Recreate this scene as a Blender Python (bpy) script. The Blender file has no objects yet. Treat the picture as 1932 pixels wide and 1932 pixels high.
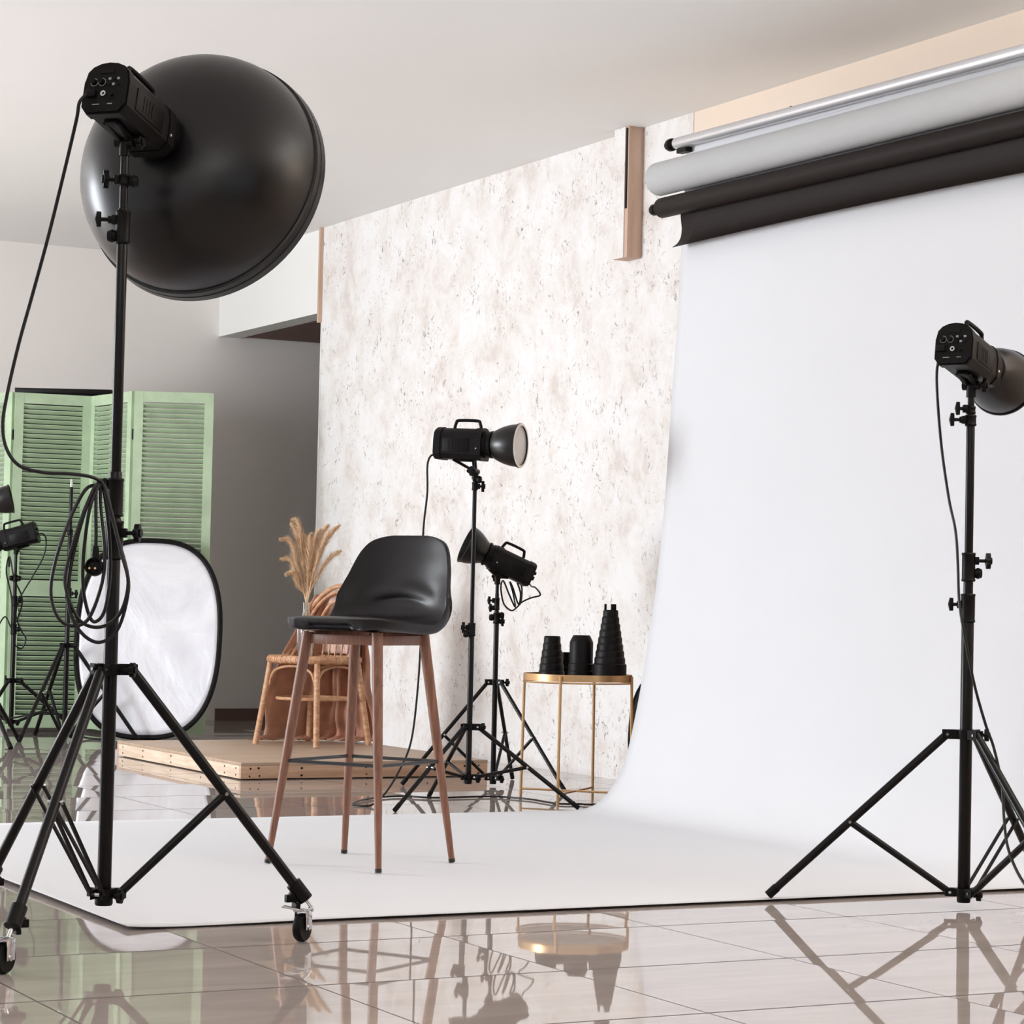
import bpy, bmesh, math, random
from math import sin, cos, pi, radians, sqrt, atan2, exp
from mathutils import Vector, Matrix

S = bpy.context.scene
COL = S.collection
random.seed(7)

# ------------------------------------------------------------------ camera
CAM_H = 0.808
cd_ = bpy.data.cameras.new('camera'); cam = bpy.data.objects.new('camera', cd_); COL.objects.link(cam)
_R = Vector((0.88250383, -0.46978933, 0.02202228)); _U = Vector((-0.03729537, -0.02322805, 0.99903429)); _F = Vector((0.46882412, 0.88247291, 0.03801981))
cam.matrix_world = Matrix(((_R.x, _U.x, -_F.x, 0), (_R.y, _U.y, -_F.y, 0), (_R.z, _U.z, -_F.z, CAM_H), (0, 0, 0, 1)))
cd_.sensor_width = 36; cd_.lens = 36*4628.5/1932; cd_.clip_start = 0.1; cd_.clip_end = 60
S.camera = cam

# ------------------------------------------------------------------ world, lights, exposure
S.view_settings.view_transform = 'Standard'; S.view_settings.look = 'None'
S.view_settings.gamma = 1; S.view_settings.use_curve_mapping = False
S.view_settings.exposure = -0.28
W = bpy.data.worlds.new('world'); S.world = W; W.use_nodes = True
W.node_tree.nodes['Background'].inputs[0].default_value = (0.85, 0.92, 1, 1); W.node_tree.nodes['Background'].inputs[1].default_value = 1.0
WIN_LEFT = [(1.0, 3.0), (4.6, 6.6), (7.4, 9.4), (10.2, 12.2), (12.9, 14.9)]     # window openings in the left wall (v from, to)
WIN_Z = (0.5, 2.75)
UL, VB, VF, UA, ZC = -2.6, -2.6, 15.35, 8.6, 3.068                # left wall, rear wall, far wall, alcove wall, ceiling
UW = 5.899                                                        # face of the right wall
def area(name, loc, rot, sx, sy, power, col=(1, 1, 1)):
    l = bpy.data.lights.new(name, 'AREA'); l.shape = 'RECTANGLE'; l.size = sx; l.size_y = sy; l.energy = power; l.color = col
    o = bpy.data.objects.new(name, l); COL.objects.link(o); o.location = loc; o.rotation_euler = rot; return o
PW = [0, 0, 0, 540, 15]
for (a, b), pw in zip(WIN_LEFT, PW):
    if pw: area('window_daylight', (UL-0.05, (a+b)/2, sum(WIN_Z)/2), (0, -pi/2, 0), WIN_Z[1]-WIN_Z[0]-.1, b-a-.1, pw, (0.90, 0.95, 1))
REAR, BN, BM, BF, BR = 0, 130, 0, 12, 125
if REAR: area('window_daylight', (1.6, VB-0.05, 1.75), (pi/2, 0, 0), 5.0, 2.1, REAR, (0.96, 0.98, 1))
# added unseen fill that brightens the ceiling, outside the camera's view; no real lamps
for p_, x_, y_, z_ in ((BN, -.2, 1.5, 1.7), (BM, .9, 9.5, 2.0), (BF, -.8, 12.0, 1.7), (BR, 4.95, 3.6, 2.0)):
    if p_: area('ceiling_fill', (x_, y_, z_), (pi, 0, 0), 1.2, 2.2, p_, (1, 0.99, 0.97))

# ------------------------------------------------------------------ materials
def lin(c): return tuple(((x/255)/12.92 if x/255 <= .04045 else ((x/255+.055)/1.055)**2.4) for x in c)
def newmat(name, col, rough=.5, metal=0, spec=.5, **kw):
    m = bpy.data.materials.new(name); m.use_nodes = True; nt = m.node_tree; b = nt.nodes['Principled BSDF']
    b.inputs['Base Color'].default_value = (*lin(col), 1); b.inputs['Roughness'].default_value = rough; b.inputs['Metallic'].default_value = metal
    b.inputs['Specular IOR Level'].default_value = spec
    for k, v in kw.items(): b.inputs[k].default_value = v
    return m, nt, b
def N(nt, t, **kw):
    n = nt.nodes.new(t)
    for k, v in kw.items(): setattr(n, k, v)
    return n
def coords(nt, scale=(1, 1, 1), rot=(0, 0, 0), kind='Object'):
    tc = N(nt, 'ShaderNodeTexCoord'); mp = N(nt, 'ShaderNodeMapping'); mp.inputs['Scale'].default_value = scale; mp.inputs['Rotation'].default_value = rot
    nt.links.new(tc.outputs[kind], mp.inputs[0]); return mp.outputs[0]
def noise(nt, co, scale, detail=4, rough=.55, dist=0):
    n = N(nt, 'ShaderNodeTexNoise'); n.inputs['Scale'].default_value = scale; n.inputs['Detail'].default_value = detail
    n.inputs['Roughness'].default_value = rough; n.inputs['Distortion'].default_value = dist; nt.links.new(co, n.inputs['Vector']); return n.outputs[0]
def ramp(nt, fac, stops, interp='LINEAR'):
    r = N(nt, 'ShaderNodeValToRGB'); r.color_ramp.interpolation = interp; e = r.color_ramp.elements
    while len(e) < len(stops): e.new(.5)
    for x, (p, c) in zip(e, stops): x.position = p; x.color = (*c, 1) if len(c) == 3 else c
    nt.links.new(fac, r.inputs[0]); return r.outputs[0]
def g(v): return (v, v, v)
def mixc(nt, fac, a, b, mode='MIX'):
    n = N(nt, 'ShaderNodeMix', data_type='RGBA', blend_type=mode); L = nt.links.new
    if isinstance(fac, (int, float)): n.inputs[0].default_value = fac
    else: L(fac, n.inputs[0])
    for k, x in ((6, a), (7, b)):
        if isinstance(x, tuple): n.inputs[k].default_value = (*x, 1)
        else: L(x, n.inputs[k])
    return n.outputs[2]
def mathn(nt, op, a, b=None):
    n = N(nt, 'ShaderNodeMath', operation=op)
    for k, x in ((0, a), (1, b)):
        if x is None: continue
        if isinstance(x, (int, float)): n.inputs[k].default_value = x
        else: nt.links.new(x, n.inputs[k])
    return n.outputs[0]
def bump(nt, b, h, strength=.2, dist=.01):
    n = N(nt, 'ShaderNodeBump'); n.inputs['Strength'].default_value = strength; n.inputs['Distance'].default_value = dist
    nt.links.new(h, n.inputs['Height']); nt.links.new(n.outputs[0], b.inputs['Normal'])
def simple(name, col, rough, metal=0, var=.06, nscale=30, bs=0.0, spec=.5, **kw):
    m, nt, b = newmat(name, col, rough, metal, spec, **kw); co = coords(nt); n = noise(nt, co, nscale)
    c = lin(col); lo = tuple(x*(1-var) for x in c); hi = tuple(min(1, x*(1+var)) for x in c)
    nt.links.new(ramp(nt, n, [(.3, lo), (.7, hi)]), b.inputs['Base Color'])
    r = N(nt, 'ShaderNodeMapRange'); r.inputs[3].default_value = max(0, rough-.02); r.inputs[4].default_value = min(1, rough+.02)
    nt.links.new(n, r.inputs[0]); nt.links.new(r.outputs[0], b.inputs['Roughness'])
    if bs: bump(nt, b, n, bs, .002)
    return m
def wood(name, c1, c2, scale=(60, 60, 4), rough=.45, spots=False, kind='Object'):
    m, nt, b = newmat(name, c1, rough); co = coords(nt, scale, kind=kind); n = noise(nt, co, 1.0, 6, .6, .4)
    base = ramp(nt, n, [(.3, lin(c2)), (.7, lin(c1))])
    if spots:
        v = N(nt, 'ShaderNodeTexVoronoi'); v.inputs['Scale'].default_value = 9; nt.links.new(coords(nt), v.inputs['Vector'])
        base = mixc(nt, ramp(nt, v.outputs['Distance'], [(.045, g(0)), (.065, g(1))]), lin((70, 50, 42)), base)
    nt.links.new(base, b.inputs['Base Color']); bump(nt, b, n, .08, .002); return m

M = {}
M['plastic'] = simple('black_plastic', (13, 10, 10), .45, spec=.17, bs=.08, nscale=300)
M['metal'] = simple('black_satin_metal', (12, 9, 9), .30, spec=.24, nscale=60)
M['cast'] = simple('black_cast_metal', (12, 9, 9), .45, spec=.17, nscale=200, bs=.1)
M['dish'] = simple('black_dish_paint', (8, 5, 6), .31, spec=.45, nscale=120, bs=.01, var=.03)
M['rubber'] = simple('black_rubber', (12, 9, 9), .55, spec=.18, nscale=80)
M['cord'] = simple('black_cord_sheath', (18, 15, 16), .4, spec=.35)
M['chrome'] = simple('chrome', (210, 210, 212), .15, 1.0)
M['tinlight'] = simple('legend_grey', (150, 148, 150), .5)
M['brasspin'] = simple('brass_pin', (210, 170, 130), .3, 1.0)
M['walnut'] = wood('walnut_wood', (150, 104, 82), (112, 72, 56), (90, 90, 6), .42)
M['pine'] = wood('pine_boards', (214, 180, 152), (186, 146, 118), (3, 60, 60), .55, True)
M['pine_lit'] = wood('pine_lit_boards', (230, 210, 188), (200, 174, 150), (60, 4, 60), .55, True)  # paler than the front boards: light on the side face put into the colour
M['ply'] = wood('plywood_top', (190, 166, 144), (164, 138, 116), (3.0, 30, 30), .5)
M['rattan'] = wood('rattan_cane', (212, 168, 130), (168, 116, 82), (25, 25, 60), .5)
M['brass'] = simple('brushed_gold_metal', (206, 166, 120), .32, .75, nscale=120)
M['pampas'] = simple('dried_pampas', (236, 204, 168), .9, nscale=60, var=.2)
M['brown_cloth'] = simple('brown_cloth', (176, 128, 104), .85, nscale=14, var=.18, bs=.3)
M['blush_cloth'] = simple('blush_cloth', (222, 190, 176), .85, nscale=20, var=.08)
M['leather'] = simple('black_leather', (21, 15, 19), .38, spec=.36, nscale=260, bs=.12)
M['foot'] = simple('black_foot_plastic', (32, 27, 26), .5)
M['frame_iron'] = simple('black_iron_ring', (30, 31, 35), .3)
M['paint_green'] = simple('sage_green_paint', (174, 194, 162), .5, nscale=9, var=.1)
M['steel'] = simple('brushed_aluminium', (226, 226, 229), .30, .72, nscale=200)
M['grey_paper'] = simple('grey_paper', (185, 185, 185), .75, nscale=3, var=.02)
M['black_paper'] = simple('black_paper', (32, 23, 21), .6, spec=.2, nscale=6, var=.05)
M['white_paper'] = simple('white_paper', (223, 223, 226), .85, nscale=1.2, var=.012)
M['ceiling'] = simple('ceiling_plaster', (246, 245, 243), .9, nscale=.7, var=.015)
M['wall'] = simple('painted_wall', (243, 236, 231), .9, nscale=.8, var=.015)
M['beam'] = simple('white_painted_beam', (240, 239, 235), .9, nscale=.8, var=.01)
M['peach'] = simple('peach_painted_wall', (238, 220, 203), .9, nscale=.8, var=.015)
M['alcove'] = simple('shade_toned_wall', (118, 92, 84), .9, nscale=.8, var=.02)  # dark brown puts the shade of the alcove into the colour
M['boxwood'] = wood('pale_wood_box', (214, 184, 164), (196, 162, 140), (30, 30, 3), .6)
M['white_trim'] = simple('white_trim', (240, 238, 235), .6)
M['black_board'] = simple('black_board', (16, 12, 12), .5, spec=.2)
M['inner_silver'] = simple('silver_reflector_lining', (215, 210, 206), .35, .8)

def glass_mat():
    m, nt, b = newmat('clear_glass', (245, 250, 250), .02); b.inputs['Transmission Weight'].default_value = 1; b.inputs['IOR'].default_value = 1.45; return m
M['glass'] = glass_mat()
def frosted():
    m, nt, b = newmat('honeycomb_front_glass', (225, 218, 212), .25); co = coords(nt)
    v = N(nt, 'ShaderNodeTexVoronoi'); v.inputs['Scale'].default_value = 90; nt.links.new(co, v.inputs['Vector']); bump(nt, b, v.outputs[0], .3, .003)
    b.inputs['Transmission Weight'].default_value = .25; return m
M['frost'] = frosted()
def plaster():
    m, nt, b = newmat('distressed_plaster', (242, 236, 232), .85); L = nt.links.new
    co = coords(nt)
    big = noise(nt, co, 3.6, 9, .74, .3)
    c = ramp(nt, big, [(.36, lin((219, 209, 203))), (.46, lin((232, 227, 223))), (.58, lin((238, 236, 235)))])
    med = noise(nt, coords(nt, (1, 1, .85)), 11, 8, .76, .5)
    c = mixc(nt, ramp(nt, med, [(.60, g(0)), (.72, g(.35))]), c, lin((198, 182, 174)))
    fl = noise(nt, coords(nt, (1, 1.1, .85), (.6, 0, 0)), 24, 7, .72, 1.6)
    fl2 = noise(nt, coords(nt, (1, 1.2, .8), (-.5, .2, 0)), 11, 8, .76, 1.8)
    zone = noise(nt, co, 5.5, 4, .65, .5)
    mask = mathn(nt, 'MULTIPLY', ramp(nt, fl, [(.575, g(0)), (.635, g(1))]), ramp(nt, zone, [(.45, g(.12)), (.57, g(1))]))
    mask2 = mathn(nt, 'MULTIPLY', ramp(nt, fl2, [(.60, g(0)), (.67, g(1))]), ramp(nt, zone, [(.44, g(0)), (.56, g(1))]))
    mask = mathn(nt, 'MAXIMUM', mask, mask2)
    c = mixc(nt, mathn(nt, 'MULTIPLY', mask, .85), c, lin((134, 116, 108)))
    L(c, b.inputs['Base Color'])
    h = mathn(nt, 'ADD', med, mathn(nt, 'MULTIPLY', mask, -1.2)); bump(nt, b, h, .2, .005); return m
M['plaster'] = plaster()
def tiles():
    m, nt, b = newmat('glossy_floor_tiles', (172, 158, 150), .025); L = nt.links.new
    tc = N(nt, 'ShaderNodeTexCoord'); sx = N(nt, 'ShaderNodeSeparateXYZ'); L(tc.outputs['Object'], sx.inputs[0])
    def cell(o, off, size):
        a = mathn(nt, 'DIVIDE', mathn(nt, 'SUBTRACT', o, off), size); return mathn(nt, 'FLOOR', a), mathn(nt, 'FRACT', a)
    iu, fu = cell(sx.outputs[0], 2.690-6.0, .6); iv, fv = cell(sx.outputs[1], 4.180-5.93, .593)
    def edge(f, size):
        d = mathn(nt, 'MINIMUM', f, mathn(nt, 'SUBTRACT', 1.0, f)); return mathn(nt, 'LESS_THAN', mathn(nt, 'MULTIPLY', d, size), .0022 if size == .6 else .0045)
    grout = mathn(nt, 'MAXIMUM', edge(fu, .6), edge(fv, .593))
    cb = N(nt, 'ShaderNodeCombineXYZ'); L(iu, cb.inputs[0]); L(iv, cb.inputs[1])
    wn = N(nt, 'ShaderNodeTexWhiteNoise'); wn.noise_dimensions = '2D'; L(cb.outputs[0], wn.inputs['Vector'])
    n = noise(nt, coords(nt, (1, 4, 1)), 1.6, 5, .6, .5)
    base = ramp(nt, n, [(.3, lin((168, 155, 148))), (.7, lin((186, 174, 167)))])
    L(mixc(nt, grout, base, lin((70, 60, 56))), b.inputs['Base Color'])
    L(mathn(nt, 'ADD', mathn(nt, 'MULTIPLY', grout, .5), .018), b.inputs['Roughness'])
    # each tile lies a hair out of level
    v = N(nt, 'ShaderNodeVectorMath', operation='SUBTRACT'); L(wn.outputs['Color'], v.inputs[0]); v.inputs[1].default_value = (.5, .5, .5)
    v2 = N(nt, 'ShaderNodeVectorMath', operation='MULTIPLY'); L(v.outputs[0], v2.inputs[0]); v2.inputs[1].default_value = (.018, .018, 0)
    ge = N(nt, 'ShaderNodeNewGeometry'); v3 = N(nt, 'ShaderNodeVectorMath', operation='ADD'); L(ge.outputs['Normal'], v3.inputs[0]); L(v2.outputs[0], v3.inputs[1])
    v4 = N(nt, 'ShaderNodeVectorMath', operation='NORMALIZE'); L(v3.outputs[0], v4.inputs[0])
    L(v4.outputs[0], b.inputs['Normal']); b.inputs['IOR'].default_value = 1.52; return m
M['tiles'] = tiles()
def reflector_fabric():
    m, nt, b = newmat('silver_white_fabric', (235, 236, 242), .42, .35); co = coords(nt, (1, 1, 1)); n = noise(nt, co, 2.2, 4, .6, 1.2); n2 = noise(nt, co, 140, 2)
    nt.links.new(ramp(nt, n, [(.3, lin((222, 223, 230))), (.55, lin((240, 240, 245)))]), b.inputs['Base Color'])
    bump(nt, b, mathn(nt, 'ADD', n, mathn(nt, 'MULTIPLY', n2, .03)), .32, .03); return m
M['silverfab'] = reflector_fabric()

# ------------------------------------------------------------------ mesh helpers
def frame(d):
    d = d.normalized(); a = Vector((0, 0, 1)) if abs(d.z) < .95 else Vector((1, 0, 0)); x = d.cross(a).normalized(); return x, d.cross(x).normalized()
class B:
    def __init__(s): s.m = bmesh.new()
    def box(s, c, size, rot=None, bev=0):
        r = bmesh.ops.create_cube(s.m, size=1); vs = r['verts']; mt = Matrix.Translation(Vector(c)) @ (rot.to_4x4() if rot else Matrix()) @ Matrix.Diagonal((*size, 1))
        bmesh.ops.transform(s.m, matrix=mt, verts=vs)
        if bev:
            ed = list({e for v in vs for e in v.link_edges}); bmesh.ops.bevel(s.m, geom=ed, offset=bev, segments=2, affect='EDGES', profile=.5)
        return s
    def tube(s, pts, r, seg=12, cap=True, closed=False, flat=1.0):
        pts = [Vector(p) for p in pts]; n = len(pts); rs = r if isinstance(r, (list, tuple)) else [r]*n; rings = []
        t0 = (pts[1]-pts[0]).normalized(); x, y = frame(t0)
        for i, p in enumerate(pts):
            if closed: t = (pts[(i+1) % n]-pts[i-1]).normalized()
            else: t = (pts[min(i+1, n-1)]-pts[max(i-1, 0)]).normalized()
            x = (x-t*x.dot(t)); x = x.normalized() if x.length > 1e-6 else frame(t)[0]; y = t.cross(x)
            rings.append([s.m.verts.new(p+(x*cos(2*pi*k/seg)+y*sin(2*pi*k/seg)*flat)*rs[i]) for k in range(seg)])
        for i in range(n if closed else n-1):
            a, b = rings[i], rings[(i+1) % n]
            for k in range(seg): s.m.faces.new((a[k], a[(k+1) % seg], b[(k+1) % seg], b[k]))
        if cap and not closed: s.m.faces.new(list(reversed(rings[0]))); s.m.faces.new(rings[-1])
        return s
    def cyl(s, a, b, r, r2=None, seg=20):
        return s.tube([a, b], [r, r if r2 is None else r2], seg)
    def lathe(s, prof, o=(0, 0, 0), axis=(0, 0, 1), seg=32, closed_prof=False):
        o = Vector(o); d = Vector(axis).normalized(); x, y = frame(d); rings = []
        for r, h in prof:
            if r < 1e-6: rings.append([s.m.verts.new(o+d*h)])
            else: rings.append([s.m.verts.new(o+d*h+(x*cos(2*pi*k/seg)+y*sin(2*pi*k/seg))*r) for k in range(seg)])
        pr = list(zip(rings, rings[1:])) + ([(rings[-1], rings[0])] if closed_prof else [])
        for a, b in pr:
            for k in range(seg):
                k2 = (k+1) % seg
                if len(a) == 1 and len(b) == 1: continue
                if len(a) == 1: s.m.faces.new((a[0], b[k2], b[k]))
                elif len(b) == 1: s.m.faces.new((a[k], a[k2], b[0]))
                else: s.m.faces.new((a[k], a[k2], b[k2], b[k]))
        return s
    def prism(s, poly, a, b, X, Y):
        """polygon (x,y) in axes X,Y swept from point a to b"""
        a, b, X, Y = map(Vector, (a, b, X, Y)); r0 = [s.m.verts.new(a+X*x+Y*y) for x, y in poly]; r1 = [s.m.verts.new(b+X*x+Y*y) for x, y in poly]; n = len(poly)
        for k in range(n): s.m.faces.new((r0[k], r0[(k+1) % n], r1[(k+1) % n], r1[k]))
        s.m.faces.new(list(reversed(r0))); s.m.faces.new(r1); return s
    def grid(s, f, nu, nv, close_v=False):
        vs = [[s.m.verts.new(f(i/(nu-1), j/(nv-1))) for j in range(nv)] for i in range(nu)]
        for i in range(nu-1):
            for j in range(nv-1): s.m.faces.new((vs[i][j], vs[i+1][j], vs[i+1][j+1], vs[i][j+1]))
        return s
    def build(s, name, mat, parent=None, smooth=True, auto=35, loc=None):
        bmesh.ops.recalc_face_normals(s.m, faces=s.m.faces); me = bpy.data.meshes.new(name); s.m.to_mesh(me); s.m.free()
        me.materials.append(mat if not isinstance(mat, str) else M[mat])
        if smooth:
            me.polygons.foreach_set('use_smooth', [True]*len(me.polygons)); me.set_sharp_from_angle(angle=radians(auto))
        o = bpy.data.objects.new(name, me); COL.objects.link(o)
        if parent: o.parent = parent
        if loc: o.location = loc
        return o
def tag(o, label=None, cat=None, group=None, kind=None):
    for k, v in (('label', label), ('category', cat), ('group', group), ('kind', kind)):
        if v: o[k] = v
    return o
def thing(name, label, cat, loc=(0, 0, 0), rotz=0, group=None, mat=None):
    o = bpy.data.objects.new(name, None); COL.objects.link(o); o.empty_display_size = .05
    if mat is not None: o.matrix_world = mat
    else: o.location = loc; o.rotation_euler = (0, 0, rotz)
    return tag(o, label, cat, group)
def struct(name, b, mat, smooth=False):
    return tag(b.build(name, mat, smooth=smooth), kind='structure')
def rebase(o, base):
    """move a one-mesh thing's origin to its base without moving the mesh"""
    base = Vector(base); o.data.transform(Matrix.Translation(-base)); o.location = base; return o
def smooth_path(pts, k=6):
    P = [Vector(p) for p in pts]; out = []
    for i in range(len(P)-1):
        p0, p1, p2, p3 = P[max(i-1, 0)], P[i], P[i+1], P[min(i+2, len(P)-1)]
        for j in range(k):
            t = j/k; out.append(.5*((2*p1)+(p2-p0)*t+(2*p0-5*p1+4*p2-p3)*t*t+(3*p1-p0-3*p2+p3)*t**3))
    out.append(P[-1]); return out
# survey axes: r = to the camera's right, f = horizontally away from it, z up, expressed in room axes (28 degrees apart)
YAW = radians(27.98)
def sv(r, f, z=0.0): return Vector((r*cos(YAW)+f*sin(YAW), -r*sin(YAW)+f*cos(YAW), z))
def at(c, r, f, z): return Vector((c[0], c[1], 0)) + sv(r, f, z)

# ------------------------------------------------------------------ room shell
T = .15
struct('floor', B().box(((UL+UA)/2, (VB+VF)/2, -.05), (UA-UL+.4, VF-VB+.4, .1)), 'tiles')
struct('ceiling', B().box(((UL+UA)/2, (VB+VF)/2, ZC+.05), (UA-UL+.4, VF-VB+.4, .1)), 'ceiling')
struct('wall_back', B().box(((UL+UA)/2, VF+T/2, ZC/2), (UA-UL+2*T, T, ZC)), 'wall')
VP0, VP1 = 9.42, 13.6
struct('wall_right', B().box((UW+T/2, (VB+VP0)/2, ZC/2), (T, VP0-VB, ZC)), 'peach')
struct('wall_right_plaster', B().box((UW+T/2-.002, (VP0+VP1)/2, ZC/2), (T+.004, VP1-VP0, ZC)), 'plaster')
struct('wall_beam', B().box((UW+T/2+.01, (VP1+VF)/2, (2.557+ZC)/2), (T, VF-VP1, ZC-2.557)), 'beam')
struct('wall_alcove_side', B().box((UA+T/2, 13.6, ZC/2), (T, 3.5, ZC)), 'alcove')
struct('wall_alcove_near', B().box(((UW+T+UA)/2, 12.0, ZC/2), (UA-UW-T, .1, ZC)), 'alcove')
struct('ceiling_alcove', B().box(((UW+T+UA)/2+.02, 13.7, 2.62), (UA-UW-T-.04, 3.2, .12)), 'alcove')
struct('trim_1', B().box((UW-.012, VP1+.012, (2.49+ZC)/2), (.03, .022, ZC-2.49)), 'boxwood')
struct('trim_2', B().box((UW-.004, VP1-.004, 1.25), (.012, .012, 2.48)), 'white_trim')
struct('trim_3', B().box(((VP0+0)/1-VP0+7.25, VF-.008, .04), (2.6, .016, .08)), 'alcove')
def wall_with_windows(name, u0, wins, v0, v1):
    b = B(); edges = [v0]+[x for w in wins for x in w]+[v1]
    for i in range(0, len(edges), 2): b.box((u0-T/2, (edges[i]+edges[i+1])/2, ZC/2), (T, edges[i+1]-edges[i], ZC))
    for a, c in wins:
        b.box((u0-T/2, (a+c)/2, WIN_Z[0]/2), (T, c-a, WIN_Z[0])); b.box((u0-T/2, (a+c)/2, (WIN_Z[1]+ZC)/2), (T, c-a, ZC-WIN_Z[1]))
    return struct(name, b, 'wall')
wall_with_windows('wall_left', UL, WIN_LEFT, VB, VF)
b = B()
for x0, x1, z0, z1 in ((UL, -.95, 0, ZC), (4.15, UW+T, 0, ZC), (-.95, 4.15, 0, .65), (-.95, 4.15, 2.85, ZC)): b.box(((x0+x1)/2, VB-T/2, (z0+z1)/2), (x1-x0, T, z1-z0))
struct('wall_front', b, 'alcove')  # unseen wall coloured dark so the black gear reflects less light
for i, (a, c) in enumerate(WIN_LEFT):
    b = B(); z0, z1 = WIN_Z; u = UL-.02
    for (y, z, sy, sz) in (((a+c)/2, z0+.03, c-a, .06), ((a+c)/2, z1-.03, c-a, .06), (a+.03, (z0+z1)/2, .06, z1-z0), (c-.03, (z0+z1)/2, .06, z1-z0), ((a+c)/2, (z0+z1)/2, .06, z1-z0)):
        b.box((u, y, z), (.05, sy, sz))
    struct('window_%d' % (i+1), b, 'white_trim')

# ------------------------------------------------------------------ box on the plaster wall
t = thing('wall_box', 'narrow pale wooden box hanging from ceiling on the plaster wall', 'wall box', (UW-.045, 9.92, 2.45))
B().box((0, 0, .309), (.08, .13, .618), bev=.002).build('casing', 'boxwood', t)
tag(B().box((-.0425, .012, .309), (.005, .1, .616)).build('front_board', 'plaster', t), 'plaster coated front board')
tag(B().box((-.0415, -.05, .42), (.004, .014, .38)).build('dark_slot', 'black_board', t), 'dark narrow slot')

# ------------------------------------------------------------------ paper backdrop and rolls
V0, V1 = 5.703, 8.445
prof = [(5.248, 2.655), (5.248, 2.60), (5.248, 2.45), (5.237, 2.269), (5.222, 1.943), (5.198, 1.554), (5.178, 1.2), (5.148, .88), (5.1, .56), (5.066, .379), (5.025, .21), (4.975, .11), (4.91, .038), (4.83, .008), (4.7, .004), (4.3, .004), (3.6, .004), (3.0, .004), (2.5, .004), (2.2, .004), (2.08, .006), (2.0, .010)]
PP = smooth_path([(u, 0, z) for u, z in prof], 5)
def sheet(i, j):
    k = i*(len(PP)-1); a = int(k); p = PP[min(a, len(PP)-1)]; q = PP[min(a+1, len(PP)-1)]; w = p.lerp(q, k-a); v = V0+(V1-V0)*j
    z = w.z
    if z < .1: z += .005*exp(-(v-V0)/.05)*min(1, max(.1, (w.x-2.0)/.5))+.003*exp(-(V1-v)/.08)
    if w.x < 2.3: z += .004*exp(-(w.x-2.0)/.12)*(.6+.4*sin(v*2.1))
    u = w.x + (.0025*sin(v*5+w.z*2)*min(1, w.z) if w.z > .2 else 0)
    return Vector((u, v, z))
o = B().grid(sheet, len(PP), 41).build('paper_backdrop', 'white_paper', auto=80)
rebase(o, (3.5, 7.07, 0)); md = o.modifiers.new('thickness', 'SOLIDIFY'); md.thickness = .0016; md.offset = 1
tag(o, 'white seamless paper sheet hanging from the rolls and sweeping across the floor', 'backdrop')
def roll(name, label, cat, u, z0, z1, r, va, vb, mat, capmat='plastic', cap_r=None, core=None):
    t = thing(name, label, cat, (u, va, z0)); d = Vector((0, vb-va, z1-z0)); n = d.normalized()
    core = core or r
    B().lathe([(0, 0), (r*.96, 0), (r, .004), (r, d.length-.004), (r*.96, d.length), (0, d.length)], (0, 0, 0), n, 40).build('paper_roll' if 'roll' in name else 'tube', mat, t)
    return t, n, d
# va = far (left) end, vb = near end beyond the frame
t, n, d = roll('crossbar_tube', 'thin polished aluminium tube above the grey paper roll', 'crossbar', 5.215, 2.70, 2.655, .0235, 8.46, 5.45, 'steel')
b = B(); b.lathe([(0, -.07), (.018, -.068), (.026, -.05), (.026, -.03), (.017, -.02), (.021, 0), (.021, .03)], (0, 0, 0), n, 20); b.box((0.012, -.04, -.032), (.03, .07, .02)); b.build('end_cap', 'cast', t)
tag(B().box((.0, -.82, -.01), (.012, .004, .048)).build('joint_ring', 'cast', t), 'dark joint ring')
t, n, d = roll('white_paper_roll', 'white paper roll tucked behind the grey roll, feeding the white sheet', 'paper roll', 5.280, 2.668, 2.632, .034, 8.44, 5.5, 'white_paper')
B().lathe([(0, -.02), (.02, -.02), (.024, 0), (.024, .02)], (0, 0, 0), n, 20).build('end_cap', 'cast', t)
t, n, d = roll('grey_paper_roll', 'thick pale grey paper roll hanging between silver tube and black roll', 'paper roll', 5.17, 2.557, 2.528, .068, 8.52, 5.5, 'grey_paper')
for v in (7.6, 6.2): B().box(((UW-5.17)/2+.03, v-8.52, 0), (UW-5.17-.08, .03, .03)).box((.12, v-8.52, .06), (.02, .03, .14)).build('wall_arm', 'cast', t)
B().lathe([(.0, -.003), (.06, -.003), (.066, .001)], (0, 0, 0), n, 30).build('end_disc', 'white_paper', t)
t, n, d = roll('black_paper_roll', 'long black paper roll with a short black flap hanging in front of white sheet', 'paper roll', 5.175, 2.437, 2.408, .041, 8.50, 5.5, 'black_paper')
b = B(); b.lathe([(0, -.072), (.02, -.07), (.024, -.06), (.022, -.04), (.012, -.034), (.012, -.026), (.026, -.024), (.03, -.01), (.03, .012)], (0, 0, 0), n, 20); b.build('end_cap', 'cast', t)
fl = [(-.020, .0), (-.021, -.03), (-.018, -.06), (-.014, -.09), (-.018, -.125), (-.034, -.152), (-.058, -.170)]
fp = smooth_path([(0.06+x, 0, z) for x, z in fl], 4)
def flap(i, j):
    k = i*(len(fp)-1); a = int(k); w = fp[a].lerp(fp[min(a+1, len(fp)-1)], k-a); y = -.085-2.75*j
    return Vector((w.x-.03*(1-j)*0, y, w.z+d.z/d.y*y*1.0+.012*sin(j*pi)*i))
ob = B().grid(flap, len(fp), 30).build('hanging_flap', 'black_paper', t, auto=80); md = ob.modifiers.new('thickness', 'SOLIDIFY'); md.thickness = .0015
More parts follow.
